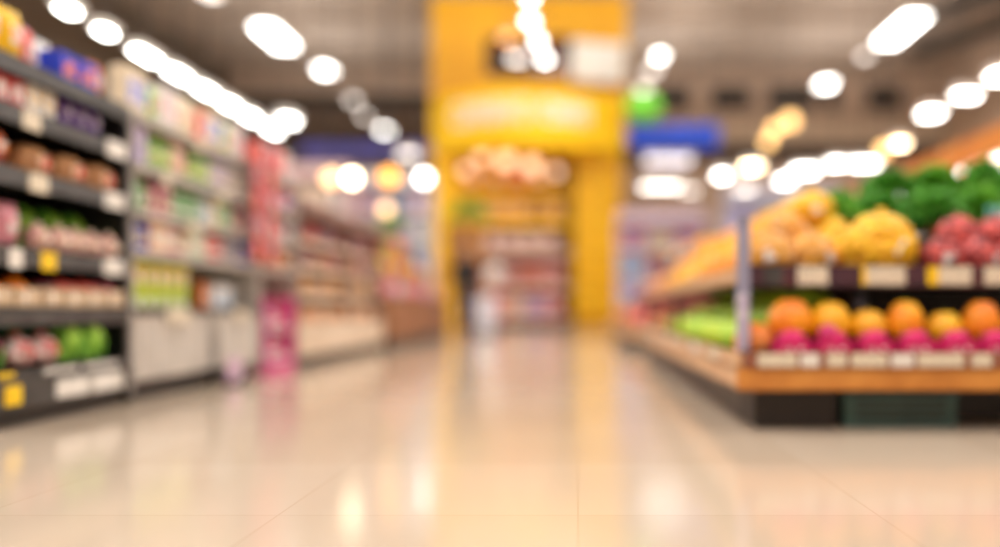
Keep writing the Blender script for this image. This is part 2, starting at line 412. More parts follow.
# the strip of lights over the left shelving
for i, Y in enumerate((6.35, 6.85, 7.5, 8.1, 8.7, 9.3, 9.9, 10.6)):
    o = tubes_lamp('strip_lamp', M_lamp, .09, .17 if i < 2 else .36, .06, drop=ZC-2.74); o.location = (-3.6, Y, 2.64)
    tag(o, 'white strip lamp, %s from the near end, above the left shelving' % ORD[i], 'lamp', 'strip lamps over the left shelving')
# ducts
for i, (a, b) in enumerate((((912,52),(1005,24)), ((925,18),(1010,-12)))):
    pa, pb = [Vector(((q[0]-VX)*(ZC-.4-H)/(VY-q[1]), F*(ZC-.4-H)/(VY-q[1]), ZC-.4)) for q in (a, b)]
    o = empty('air_duct'); MB().tube(pa, pb, .2, 16).go('pipe', M_dark, o, smooth=True)
    for s in (.2, .5, .8): 
        p = pa.lerp(pb, s); MB().tube(p, (p.x, p.y, ZC), .02, 6).go('hanger', M_dark, o)
    tag(o, ['dark air duct under the ceiling at the right edge', 'dark air duct higher up in the right corner'][i], 'duct', 'ceiling ducts')

def area(loc, sx, sy, e, col=(1,.985,.965)):
    L = bpy.data.lights.new('added_area_light', 'AREA'); L.shape = 'RECTANGLE'; L.size = sx; L.size_y = sy; L.energy = e; L.color = col
    o = bpy.data.objects.new('added_area_light', L); C.objects.link(o); o.location = loc
for x in (-6.5, -1.2, 4.2):
    for y in (-2.5, 2.5, 7.5, 12.5): area((x, y, 7.4), .7, 2.4, 130)  # bare area lights added in place of unseen ceiling lamp rows
def uplight(loc, e):
    area(loc, 3.2, 5, e, (1,.965,.925)); bpy.context.scene.collection.objects[-1].rotation_euler = (PI, 0, 0)
for x in (-8.5, -2.8, 2.8, 8.5):
    for y in (6, 14, 22, 29): uplight((x, y, 7.5), 85)  # upward lights without fittings, added to brighten the ceiling
for i, (x, y) in enumerate(((-4.5, 20.5), (-.5, 20), (3, 20.5))):                        # bare area lights added to brighten the tower
    area((x, y, 8.6), 2.0, .8, 95, (1,.93,.8)); bpy.context.scene.collection.objects[-1].rotation_euler = (math.radians(52), 0, 0)
for x in (-10.5, 10.5):
    for y in (5, 15, 25): area((x, y, 7.4), .7, 2.4, 300)  # more added area lights without lamp bodies, towards the side walls

# ------------------------------------------------------------------ left shelving
XS = -2.6                                                     # the plane of the shelf fronts
def shelving(name, label, y0, y1, shelves, top, base=True, depth=.62, backc=M_black, tags=(), x=XS, um=None, rm=None, sm=None, rh=.08):
    """SHELVES: heights of the shelf tops; the rail hangs .085 below"""
    r = empty(name, (x, y0, 0)); L = y1-y0
    bx('back_panel', backc, r, -depth-.03, -depth, 0, L, .05, top, .004)
    for yy in (0, L-.035): bx('upright', um or M_black, r, -depth, -.015, yy, yy+.035, .05, min(top, 1.72), .004)
    if base: bx('kick_plate', M_black, r, -depth, -.06, .0, L, 0, .075, .004)
    for i, z in enumerate(shelves):
        s = bx('shelf', sm or M_dark, r, -depth, -.012, .036, L-.036, z-.03, z, .003)
        bx('price_rail', rm or M_rail, s, -.012, .004, .02, L-.02, z-rh, z+.006, .003)
        for (k, y, w, mm) in tags:
            if k == i: bx('price_tag', mm, s, .005, .012, y-w/2, y+w/2, z-.09, z-.002, .001)
    return tag(r, label, 'shelving')
def ytag(px): return -XS*F/(VX-px)
N1 = 3.96; N2 = 5.24
sh = [.26, .55, .83, 1.2, 1.49, 1.715]
T = [(4, ytag(30)-N1, .14, M_tag), (4, ytag(115)-N1, .2, M_white), (3, ytag(37)-N1, .15, M_tag), (3, ytag(113)-N1, .2, M_white), (2, ytag(47)-N1, .12, M_tagy), (2, ytag(14)-N1, .1, M_white), (2, ytag(112)-N1, .2, M_white),
     (0, ytag(4)-N1, .12, M_tagy), (0, ytag(60)-N1, .3, M_white), (0, ytag(100)-N1, .34, M_white)]
s1 = shelving('shelving_unit', 'black shelving bay with grey price rails, closest on the left of the aisle', N1, N2, sh, 1.74, tags=T)
bx('front_tray', M_rail, s1, -.014, .02, .02, N2-N1-.02, .085, .235, .008)
for yy, w, mm in ((ytag(8)-N1, .12, M_tagy), (ytag(70)-N1, .32, M_white), (ytag(102)-N1, .34, M_white)): bx('price_card', mm, s1, .021, .028, yy-w/2, yy+w/2, .11, .2, .001)
R9 = PI/2
PL = 'of black bay'
def lrow(specs, z, y0, y1, place, dx=.12, **k): return row(specs, (XS-dx, y0, z), (XS-dx, y1, z), R9, place, **k)
# top shelf
lrow([(('yellow snack bag',BAG,'yellow','orange',.17,.25,.1),2)], 1.72, 4.0, 4.36, 'on the top shelf '+PL, .1)
lrow([(('white snack bag with blue print',BAG,'white','sky',.12,.2,.08),1), (('coral snack bag',BAG,'coral','red',.14,.22,.09),1), (('magenta snack bag',BAG,'magenta','plum',.1,.14,.08),1)], 1.72, 4.26, 4.64, 'on the top shelf '+PL, .16)
lrow([(('blue carton with orange print',BOX,'blue','navy',.165,.15,.12,'carton',('blue','orange')),2)], 1.72, 4.58, 4.94, 'on the top shelf '+PL, .09)
lrow([(('orange snack bag',BAG,'orange','salmon',.14,.19,.09),1), (('salmon snack bag',BAG,'salmon','orange',.13,.17,.09),1)], 1.72, 4.93, N2-.03, 'on the top shelf '+PL, .1)
lrow([(('lavender gift bag',BAG,'lavender','purple',.2,.32,.1,'gift_bag'),2), (('white gift bag',BAG,'white','lavender',.18,.29,.1,'gift_bag'),2)], 1.72, 4.4, N2-.05, 'behind the row on the top shelf', .34)
# second shelf
lrow([(('mint carton',BOX,'mint','green',.1,.13,.12),1), (('red carton',BOX,'red','coral',.1,.14,.12),2), (('yellow-banded white carton',BOX,'white','yellow',.12,.14,.12),2), (('white jar',JAR,'white','gold',.1,.14),1)], 1.502, 4.0, 4.7, 'on the second shelf '+PL)
lrow([(('purple snack bag',BAG,'purple','lavender',.125,.16,.09),4)], 1.502, 4.68, N2-.03, 'on the second shelf '+PL)
# third shelf
lrow([(('orange-pink net bag',NET,'orange','plum',.27,.21,.2,.045),1)], 1.212, 4.0, 4.3, 'on the third shelf '+PL, .14)
lrow([(('long brown bread loaf',LOAF,'tan','brown',.29,.15,.2),3)], 1.212, 4.31, N2-.02, 'on the third shelf '+PL, .14)
# fourth shelf
lrow([(('pale pink flower pack',BAG,'pink','rose',.17,.22,.11,'flower_pack'),2)], .842, 4.0, 4.4, 'on the fourth shelf '+PL)
lrow([(('white net of garlic',NET,'cream','pink',.15,.14,.12,.03),5)], .842, 4.42, N2-.02, 'on the fourth shelf '+PL, .1)
lrow([(('green lettuce head',CAB,'lime','green',.19,.25,'lettuce'),9)], .842, 4.1, N2-.04, 'at the back of the fourth shelf', .3)
# fifth shelf
lrow([(('punnet of orange fruit',PUN,'beige','orange',.2,.09,.2),2), (('punnet of dark red fruit',PUN,'beige','maroon',.18,.09,.2),1), (('punnet of peach fruit',PUN,'beige','coral',.19,.09,.2),2), (('punnet of rosy fruit',PUN,'beige','rose',.19,.09,.2),3)], .562, 4.0, N2-.03, 'on the fifth shelf '+PL, .13)
# bottom shelf
lrow([(('dark red cabbage head',CAB,'maroon','plum',.17,.18),1)], .272, 4.02, 4.26, 'on the bottom shelf '+PL, .13)
lrow([(('red apple bag',NET,'red','white',.19,.17,.16,.04),2)], .272, 4.24, 4.66, 'on the bottom shelf '+PL, .12)
lrow([(('round green cabbage head',CAB,'lime','green',.18,.21),3)], .272, 4.66, N2-.01, 'on the bottom shelf '+PL, .12, gap=.0)
lrow([(('dark green cabbage head',CAB,'green','teal',.17,.2),6)], .272, 4.1, N2-.04, 'at the back of the bottom shelf', .32)

# second and third bays
M_pale = mat('pale_backing', lin(206,196,190), .6)
B1, B2, B3 = 5.27, 7.38, 8.4
sh2 = [.9, 1.14, 1.42, 1.715]
s2 = shelving('shelving_unit', 'pale-backed shelving bay of mixed cartons behind the white bins', B1, B2, sh2, 2.0, base=False, rh=.04, um=M_railp, rm=M_railp, sm=M_white, backc=M_pale, tags=[(2,.4,.12,M_tag),(2,1.3,.12,M_tag),(1,.8,.12,M_tag),(3,.9,.12,M_tag)])
PL = 'of pale-backed bay'
lrow([(('cream carton',BOX,'cream','white',.13,.27,.1),2), (('lime snack bag',BAG,'lime','white',.15,.22,.09),1), (('white carton',BOX,'white','pink',.12,.26,.1),2), (('cream snack bag',BAG,'cream','salmon',.15,.27,.09),2), (('coral carton',BOX,'coral','cream',.12,.22,.1),1)], 1.728, B1+.05, B2-.04, 'on the top shelf '+PL)
lrow([(('lavender carton',BOX,'lavender','purple',.12,.23,.1),2), (('green flat tub',JAR,'green','lime',.16,.17),2), (('cream jar',JAR,'cream','pink',.11,.21),2), (('green flat tub',JAR,'green','lime',.16,.17),2), (('grey jar',JAR,'grey','lavender',.11,.22),3), (('white jar',JAR,'white','grey',.11,.22),3)], 1.432, B1+.05, B2-.04, 'on the second shelf '+PL)
lrow([(('green bottle',BOT,'green','white',.085,.225),3), (('pink jar',JAR,'pink','plum',.1,.2),3), (('green bottle',BOT,'green','white',.085,.225),5), (('white bottle',BOT,'white','sky',.085,.225),2), (('yellow jar',JAR,'yellow','white',.1,.2),1)], 1.152, B1+.05, B2-.04, 'on the third shelf '+PL)
lrow([(('blue tub',JAR,'blue','navy',.13,.17),2), (('peach carton',BOX,'peach','beige',.12,.19,.1),2), (('rose jar',JAR,'rose','white',.1,.19),2), (('cream bottle',BOT,'cream','beige',.085,.19),2), (('mint jar',JAR,'mint','white',.1,.19),2), (('red bottle',BOT,'red','coral',.085,.225),3), (('grey carton',BOX,'grey','navy',.11,.17,.1),2)], .912, B1+.05, B2-.04, 'on the fourth shelf '+PL)
s3 = shelving('shelving_unit', 'narrow bay of red and white goods behind the pink stand', B2+.02, B3, [.9,1.14,1.42,1.715], 2.0, base=False, rh=.04, um=M_railp, rm=M_railp, sm=M_white, backc=M_pale)
PL = 'of the narrow bay'
for z, L in ((1.728, [(('coral snack bag',BAG,'coral','white',.15,.25,.09),2), (('white carton',BOX,'white','pink',.12,.26,.1),1)]), (1.432, [(('white bottle',BOT,'white','coral',.085,.22),2), (('coral carton',BOX,'coral','white',.12,.2,.1),2)]),
             (1.152, [(('red bottle',BOT,'red','white',.085,.21),2), (('white jar',JAR,'white','sky',.1,.17),1)]), (.912, [(('brown jar',JAR,'brown','orange',.1,.16),2), (('orange carton',BOX,'orange','brown',.11,.17,.1),1)])):
    lrow(L, z, B2+.06, B3-.03, {1.728:'on the top shelf ',1.432:'on the second shelf ',1.152:'on the third shelf ',.912:'on the fourth shelf '}[z]+PL)

for k, Y in enumerate((7.1, 7.42)):
    o = empty('clip_strip', (XS+.03, Y, .92)); MB().tube((0,0,0), (0,0,.98), .006, 8).go('strip', M_steel, o); bx('top_clip', M_dark, o, -.04, .01, -.03, .03, .95, .99, .003)
    tag(o, ['steel clip strip of hanging coral bags before the pale-backed bay', 'steel clip strip of hanging bags before the narrow bay'][k], 'clip strip', 'clip strips')
    for i in range(5):
        put(('hanging %s bag' % ['coral','rosy'][(i+k) % 2],BAG,['coral','rose'][(i+k) % 2],['white','red'][i % 2],.17,.185,.05,'hanging_bag'), (XS+.07, Y, .93+.19*i), R9, 'on the %s clip strip' % ['near','far'][k], 'the bottom')
# white bins before the second bay
def bin_(y0, y1, label, x0=XS-.4, x1=XS-.02, h=.56):
    r = empty('display_bin', ((x0+x1)/2, (y0+y1)/2, 0)); w = (y1-y0)/2; d = (x1-x0)/2
    m = MB(); t = .025
    m.box(-d, d, -w, -w+t, .12, h).box(-d, d, w-t, w, .12, h).box(-d, -d+t, -w+t, w-t, .12, h).box(d-t, d, -w+t, w-t, .12, h)
    m.go('bin_body', mat('bin_white', lin(206,200,192), .5, lin(186,180,172), 3), r, .006)
    bx('bin_floor', M_white, r, -d+t, d-t, -w+t, w-t, h-.08, h-.05, .003)
    bx('base', M_black, r, -d+.03, d-.03, -w+.03, w-.03, 0, .12, .005)
    bx('rim', M_rail, r, d, d+.014, -w, w, h-.05, h, .004)
    for s in (-.45, 0, .45): bx('ridge', mat('bin_ridge', lin(214,210,202), .5), r, d, d+.008, w*s-.01, w*s+.01, .16, h-.1, .002)
    bx('price_card', M_tag, r, d+.015, d+.022, -w*.3, w*.3, h-.1, h-.01, .001)
    return tag(r, label, 'bin')
bin_(5.31, 6.42, 'large white display bin under the yellow-green cartons')
bin_(6.55, 7.34, 'smaller white display bin between the yellow-green cartons and pink stand')
for k in range(2):
    row([(('yellow-green carton',BOX,'chartreuse','lime' if k == 0 else 'yellow',.155,.165,.13),6)], (XS-.2, 5.35, .51+.172*k), (XS-.2, 6.4, .51+.172*k), R9, ['in lower layer on large bin', 'in upper layer on large bin'][k], gap=.008, rj=.01, jit=.002)
row([(('orange snack bag',BAG,'orange','cream',.17,.24,.09),1), (('white carton',BOX,'white','sky',.12,.22,.1),3)], (XS-.2, 6.6, .515), (XS-.2, 7.3, .515), R9, 'in the smaller white bin')
# floor sign between the bins
o = empty('floor_sign', (XS+.12, 6.5, 0)); bx('board', mat('sign_print', lin(225,205,215), .5, lin(190,150,190), 30, sharp=True), o, -.012, .012, -.12, .12, .03, .2, .004); bx('foot', M_dark, o, -.06, .06, -.1, .1, 0, .02, .004)
tag(o, 'small pale lilac floor sign standing between the two white bins', 'sign')
# pink stand
o = empty('display_stand', (XS-.16, 7.88, 0)); M_pink = mat('pink_board', lin(214,50,120), .45, lin(200,80,150), 14)
bx('plinth', M_pink, o, -.17, .17, -.36, .36, 0, .1, .006); bx('back_board', M_pink, o, -.17, -.14, -.36, .36, .1, .72, .006)
for s in (-1, 1): bx('side_board', M_pink, o, -.17, .17, s*.35-.012, s*.35+.012, .1, .66, .005)
for z in (.1, .36): bx('shelf', M_white, o, -.14, .16, -.335, .335, z, z+.015, .003)
bx('header_card', mat('pink_header', lin(240,120,160), .45, lin(214,40,110), 18, sharp=True), o, -.17, -.15, -.34, .34, .72, .81, .004)
tag(o, 'pink cardboard display stand on the floor at the end of the white bins', 'display stand')
for i, z in enumerate((.116, .376)):
    row([(('magenta bottle',BOT,'magenta','white',.085,.21),2), (('lavender bottle',BOT,'lavender','magenta',.085,.2),2), (('red bottle',BOT,'red','white',.085,.21),1)], (XS-.11, 7.56, z), (XS-.11, 8.2, z), R9, 'on the %s shelf of the pink stand' % ['lower', 'upper'][i])
for i, (y, z, c) in enumerate(((8.0, .35, 'brown'), (7.82, .35, 'tan'))):
    pass
# brown baskets stacked behind the pink stand
def basket(loc, w, h, label, m=None, name='wicker_basket'):
    V, Fc = [], []; seg, nn = 28, 7
    for j in range(nn+1):
        for k in range(seg):
            a = 2*PI*k/seg; r_ = w/2*(.82+.18*j/nn)*(1 + .012*(-1)**(j+k)); V.append((r_*math.cos(a), r_*math.sin(a), h*j/nn))
    for j in range(nn+1):
        for k in range(seg):
            a = 2*PI*k/seg; r_ = w/2*(.82+.18*(nn-j)/nn) - .012; V.append((r_*math.cos(a), r_*math.sin(a), max(.012, h*(nn-j)/nn)))
    tot = 2*(nn+1)
    for j in range(tot-1):
        for k in range(seg): Fc.append((j*seg+k, j*seg+(k+1) % seg, (j+1)*seg+(k+1) % seg, (j+1)*seg+k))
    Fc.append(tuple((tot-1)*seg+k for k in range(seg))); Fc.append(tuple(range(seg)))
    m = m or mat('wicker', lin(150,100,56), .7, lin(110,70,36), 30, bump=.6)
    r = link(name, mesh_from(name, V, Fc, m), None, loc)
    v, f = lathe([(w/2-.016,h-.012),(w/2-.01,h+.012),(w/2+.012,h+.012),(w/2+.012,h-.012)], 28); link('rim', mesh_from('rim', v, f, m, True), r)
    return tag(r, label, 'basket')
# ------------------------------------------------------------------ third section: low bakery gondola
G3a, G3b = 8.45, 12.0
M_beige = mat('beige_panel', lin(226,208,186), .5, lin(214,194,170), 2)
r = empty('bakery_counter', (XS, G3a, 0)); L = G3b-G3a
bx('base', M_black, r, -.6, -.05, 0, L, 0, .1, .004); bx('front_panel', M_beige, r, -.6, -.0, 0, L, .1, .42, .01)
bx('back_panel', mat('bakery_back', lin(120,84,80), .6), r, -.6, -.56, 0, L, .42, 1.46, .006)
for yy in (0, L/2, L-.04): bx('upright', mat('bakery_post', lin(150,110,90), .5), r, -.56, -.02, yy, yy+.04, .42, 1.46, .005)
bx('canopy', mat('canopy_brown', lin(150,118,108), .5), r, -.62, .06, -.05, L+.05, 1.46, 1.58, .01)
for z in (.7, .96, 1.22):
    s = bx('shelf', M_woodl, r, -.55, -.03, .05, L-.05, z-.025, z, .004); bx('price_rail', M_beige, s, -.03, -.018, .05, L-.05, z-.05, z+.008, .002)
tag(r, 'low beige bakery counter with brown canopy beyond the pink stand', 'counter')
PL = 'of bakery counter'
lrow([(('plum snack bag',BAG,'plum','rose',.17,.19,.1),3), (('coral snack bag',BAG,'coral','white',.16,.18,.1),2), (('navy carton',BOX,'navy','rose',.14,.17,.1),2)], 1.232, G3a+.08, G3b-.1, 'on the top shelf '+PL, .16, gap=.02)
lrow([(('rose snack bag',BAG,'rose','plum',.17,.19,.1),2), (('maroon carton',BOX,'maroon','rose',.15,.18,.1),2), (('tan bread loaf',LOAF,'tan','brown',.26,.12,.16),2)], .972, G3a+.08, G3b-.1, 'on the middle shelf '+PL, .16, gap=.02)
lrow([(('yellow snack bag',BAG,'gold','cream',.17,.18,.1),3), (('beige bread loaf',LOAF,'beige','tan',.26,.12,.16),3)], .712, G3a+.08, G3b-.1, 'on the low shelf '+PL, .16, gap=.02)
lrow([(('peach bread loaf',LOAF,'peach','tan',.28,.13,.2),3), (('pale snack bag',BAG,'cream','peach',.17,.15,.1),2)], .43, G3a+.08, G3b-.1, 'on the bottom deck '+PL, .16, gap=.02)
# ------------------------------------------------------------------ fourth section: round baskets and fruit stand
G4a, G4b = 12.3, 17.6
r = empty('fruit_stand', (XS, G4a, 0)); L = G4b-G4a
bx('base', M_dark, r, -.9, .0, 0, L, 0, .12, .004); bx('body', mat('stand_brown', lin(170,120,84), .5, lin(140,90,60), 3), r, -.95, .05, -.02, L, .12, .72, .01)
bx('middle_step', mat('stand_brown2', lin(180,132,92), .5), r, -.95, -.3, 0, L, .72, 1.14, .01); bx('upper_step', mat('stand_brown3', lin(160,104,70), .5), r, -.95, -.6, 0, L, 1.14, 1.56, .01)
for i, y in enumerate((.6, 1.8, 3.0, 4.2)): bx('price_board', pk(['sky','white','blue','cream'][i], 'white' if i != 1 else 'red'), r, -.02, .0, y, y+.4, .74, .92, .003)
tag(r, 'stepped brown fruit stand at the far end of the left aisle side', 'fruit stand')
PL = 'of stepped fruit stand'
for z, dx, nm, L_ in ((.722, .14, 'on the front step ', [(('rose melon',FRU,'rose','pink',.24,.22,'melon'),2), (('pink melon',FRU,'pink','salmon',.24,.22,'melon'),2), (('gold melon',FRU,'gold','orange',.24,.22,'melon'),1)]),
                 (1.142, .45, 'on the middle step ', [(('yellow melon',FRU,'yellow','gold',.24,.22,'melon'),2), (('white melon',FRU,'white','cream',.24,.22,'melon'),1), (('red melon',FRU,'red','coral',.22,.2,'melon'),2)]),
                 (1.562, .78, 'on the top step ', [(('yellow melon',FRU,'yellow','gold',.24,.22,'melon'),1), (('coral melon',FRU,'coral','orange',.26,.26,'melon'),3), (('lime melon',FRU,'lime','chartreuse',.24,.2,'melon'),3)])):
    lrow(L_, z, G4a+.03, G4b-.03, nm+PL, dx, gap=.02)
for i in (2,): put(('leafy green bunch',HERB,.4,.36,.34,M_leaf2), (XS-.8+.12*i, 13.2+1.0*i, 1.8), i, 'on top of the far fruit stand')

# ------------------------------------------------------------------ far left: tall pale gondolas and navy hanging sign
def gondola(name, label, p0, w, h, m, cols, place, rz=0, shelves=4, depth=.6, prod=True):
    r = empty(name, p0, rz)
    bx('back_panel', m, r, -w/2, w/2, depth-.04, depth, 0, h, .01)
    for s in (-1, 1): bx('side_panel', m, r, s*(w/2)-.03, s*(w/2)+.03, 0, depth-.04, 0, h, .01)
    bx('base', M_dark, r, -w/2+.03, w/2-.03, .04, depth-.05, 0, .14, .005)
    bx('header', m, r, -w/2, w/2, -.04, depth, h, h+.3, .02)
    c, s_ = math.cos(rz), math.sin(rz)
    for i in range(shelves):
        z = .16 + i*(h-.2)/shelves; st = (h-.2)/shelves
        sf = bx('shelf', M_white, r, -w/2+.03, w/2-.03, .02, depth-.05, z-.03, z, .004); bx('price_rail', M_white, sf, -w/2+.03, w/2-.03, .0, .02, z-.07, z+.01, .004)
        if prod:
            a = Vector((-w/2+.05, .2, z+.003)); b = Vector((w/2-.05, .2, z+.003))
            A, B = [Vector((p0[0]+c*v.x-s_*v.y, p0[1]+s_*v.x+c*v.y, v.z)) for v in (a, b)]
            k = i % len(cols); hh = st*.74
            row([(('%s carton' % cols[k][0],BOX,cols[k][0],cols[k][1],.3,hh,.25),2), (('%s snack bag' % cols[(k+1) % len(cols)][0],BAG,cols[(k+1) % len(cols)][0],cols[(k+1) % len(cols)][1],.3,hh,.2),2)], A, B, rz, 'on %s shelf of %s' % (['lowest','second','third','fourth','fifth'][i], place), gap=.05)
    return tag(r, label, 'shelving')
PC = [('white','pink'),('pink','white'),('lavender','white'),('sky','white'),('cream','peach')]
gondola('tall_display', 'tall pale pink display behind the bakery counter', (-6.3, 19.6, 0), 2.6, 3.4, mat('pale_pink_panel', lin(244,214,216), .5), PC, 'the pale pink display', shelves=5)
gondola('tall_display', 'tall white display left of the yellow tower', (-4.35, 20.7, 0), 1.9, 3.4, mat('white_panel', lin(240,236,240), .5), [('white','sky'),('lavender','pink'),('sky','white')], 'the white display', shelves=5)
gondola('tall_display', 'tall cream display beyond the narrow shelving bay', (-7.6, 16.4, 0), 2.2, 3.2, mat('cream_panel', lin(240,222,206), .5), [('cream','salmon'),('lime','white'),('white','pink')], 'the cream display', shelves=5)
def hang_sign(name, label, px0, px1, py0, py1, Y, m, d=.12, text=None):
    a, b = at(px0, py1, Y), at(px1, py0, Y); w, h = b.x-a.x, b.z-a.z
    r = empty(name, ((a.x+b.x)/2, Y, a.z)); bx('board', m, r, -w/2, w/2, 0, d, 0, h, .02)
    for s in (-1, 1): MB().tube((s*w*.4, d/2, h), (s*w*.4, d/2, ZC-a.z), .015, 6).go('hanger', M_dark, r)
    return tag(r, label, 'sign')
hang_sign('hanging_sign', 'long navy sign hanging over the far left displays', 300, 432, 143, 157, 22, mat('navy_board', lin(58,58,140), .5, lin(80,74,150), 1))
s = hang_sign('hanging_sign', 'long blue sign hanging right of the yellow tower', 628, 719, 124, 148, 24, mat('blue_board', lin(10,84,222), .4, lin(20,70,200), 1))
bx('lower_stripe', mat('deep_blue', lin(0,58,200), .4), s, -1.21, 1.0, -.012, 0, .12, .34, .004)
p = at(643, 124, 24); bm = bmesh.new(); bmesh.ops.create_uvsphere(bm, u_segments=28, v_segments=16, radius=.5); bmesh.ops.scale(bm, vec=(1, .3, .8), verts=bm.verts)
me = bpy.data.meshes.new('hanging_emblem'); bm.to_mesh(me); bm.free(); me.materials.append(mat('lime_emblem', lin(120,215,40), .4, lin(90,190,40), 2)); me.polygons.foreach_set('use_smooth', [True]*len(me.polygons))
o = link('hanging_emblem', me, None, (p.x, 23.75, p.z+.4)); MB().tube((0,0,.38), (0,0,ZC-p.z-.4), .012, 6).go('hanger', M_dark, o); tag(o, 'rounded green emblem sign hanging above the blue sign', 'sign')

# ------------------------------------------------------------------ yellow tower
YT = 26.0; XA, XB = at(431,0,YT).x, at(627,0,YT).x
r = empty('promotion_tower', ((XA+XB)/2, YT, 0)); W = (XB-XA)/2
tower = r
bx('header_wall', M_yeld, r, -W, W, 0, 1.6, 6.4, ZC, .01)
bx('pillar', M_yel, r, -W, -W+.75, .0, 1.6, 0, 6.4, .02)
bx('pillar', M_yel, r, W-1.6, W-.15, .2, 1.6, 0, 6.4, .02)
bx('back_panel', mat('tower_back', lin(232,160,40), .6), r, -W+.75, W-1.6, 1.4, 1.6, 0, 6.4, .01)
# convex banner drum
V, Fc = [], []; nseg = 32; Rb = 3.4; half = W*.97
def arc(u):                                                    # u in -1..1
    th = u*math.asin(half/Rb); return Rb*math.sin(th), -(Rb*math.cos(th) - Rb*math.cos(math.asin(half/Rb))), th
for i in range(nseg+1):
    x, y, th = arc(i/nseg*2-1)
    for z in (5.0, 5.05, 6.55, 6.6):
        off = -.0 if z in (5.05, 6.55) else .05
        V.append((x*(1-off*.1), y+off, z))
for i in range(nseg):
    for j in range(3): Fc.append((i*4+j, (i+1)*4+j, (i+1)*4+j+1, i*4+j+1))
top = [i*4+3 for i in range(nseg+1)]; bot = [i*4 for i in range(nseg+1)]
Fc += [tuple(top), tuple(reversed(bot))]
ban = link('banner', mesh_from('banner', V, Fc, mat('banner_yellow', lin(255,210,0), .75, lin(252,202,0), 1.5), False), r)
# lettering bent round the drum
cu = bpy.data.curves.new('lettering', 'FONT'); cu.body = 'CUNNINVO VOMAN'; cu.size = .95; cu.extrude = .02; cu.offset = .025; cu.align_x = 'CENTER'; cu.space_character = .92
to = bpy.data.objects.new('lettering', cu); C.objects.link(to)
dg = bpy.context.evaluated_depsgraph_get(); me = bpy.data.meshes.new_from_object(to.evaluated_get(dg)); bpy.data.objects.remove(to)
xs = [v.co.x for v in me.vertices]; wx = (max(xs)-min(xs))/2; hy = max(v.co.y for v in me.vertices)
mt = 4.3
for v in me.vertices:
    x = (v.co.x/wx)*2.02 - .22; th = x/Rb; rr = Rb + .035 + v.co.z
    v.co = Vector((rr*math.sin(th), -(rr*math.cos(th) - Rb*math.cos(math.asin(half/Rb))), 5.66 + v.co.y/hy*.66))
me.materials.clear(); me.materials.append(mat('lettering_cream', lin(255,250,236), .6)); lt = link('lettering', me, ban)
# stacked yellow mouldings on the right pillar
for k in range(13):
    bx('ribbed_block', M_yel, r, W-1.55, W-.35, -.12-.03*(k % 2), .2, .35+k*.36, .35+k*.36+.31, .05)
# back shelves
for z in (.3, 2.25, 3.1, 3.95): 
    bx('inner_panel', mat('inner_brown', lin(70,44,34), .6), r, W-1.62, W-1.56, .0, 1.4, 0, 5.0, .01) if z == .3 else None
    s = bx('shelf', mat('shelf_dark', lin(60,44,40), .5) if z < 2 else M_yeld, r, -W+.75, W-1.6, .2, 1.4, z-.1, z, .01); bx('price_rail', mat('rail_pink', lin(226,190,180), .5) if z < 3 else M_yel, s, -W+.75, W-1.6, .15, .2, z-.16, z+.03, .005)
bx('base', M_dark, r, -W+.75, W-1.6, .1, 1.4, 0, .2, .01)
tag(r, 'tall yellow promotional tower with curved lettered banner at the aisle end', 'display tower')
TX = (XA+XB)/2; x0, x1 = TX-W+.8, TX+W-1.65; PL = 'of the yellow tower'
def trow(specs, z, y, place, a=None, b=None, **k): return row(specs, (a or x0, y, z), (b or x1, y, z), 0, place, end='left end', **k)
trow([(('pink carton',BOX,'pink','white',.34,.62,.3),2), (('coral carton',BOX,'coral','rose',.34,.7,.3),2), (('cream carton',BOX,'cream','gold',.34,.6,.3),1)], .305, YT+.42, 'on the bottom shelf '+PL, gap=.03)
trow([(('rose carton',BOX,'rose','pink',.34,.5,.3),2), (('red carton',BOX,'red','rose',.34,.5,.3),1)], 1.02, YT+.42, 'stacked over the bottom row '+PL, gap=.03) if False else None
trow([(('rosy snack bag',BAG,'rose','white',.34,.62,.2),3), (('maroon snack bag',BAG,'maroon','rose',.34,.6,.2),1)], .305, YT+.85, 'behind the tower\'s bottom cartons', gap=.03)
trow([(('round white tub',JAR,'white','pink',.52,.5),3), (('round pink tub',JAR,'pink','white',.52,.5),1)], 2.255, YT+.5, 'on the waist shelf '+PL, gap=.06)
trow([(('gold carton',BOX,'gold','amber',.46,.66,.3,'carton',('amber','peach')),4), (('brown carton',BOX,'brown','gold',.4,.6,.3,'carton',('brown','gold')),1)], 3.105, YT+.5, 'on the middle shelf '+PL, gap=.05)
trow([(('amber snack bag',BAG,'amber','peach',.62,.88,.3),2), (('orange snack bag',BAG,'orange','gold',.6,.88,.3),1), (('gold snack bag',BAG,'gold','peach',.62,.88,.3),1)], 3.955, YT+.5, 'on the high shelf '+PL, gap=.05)
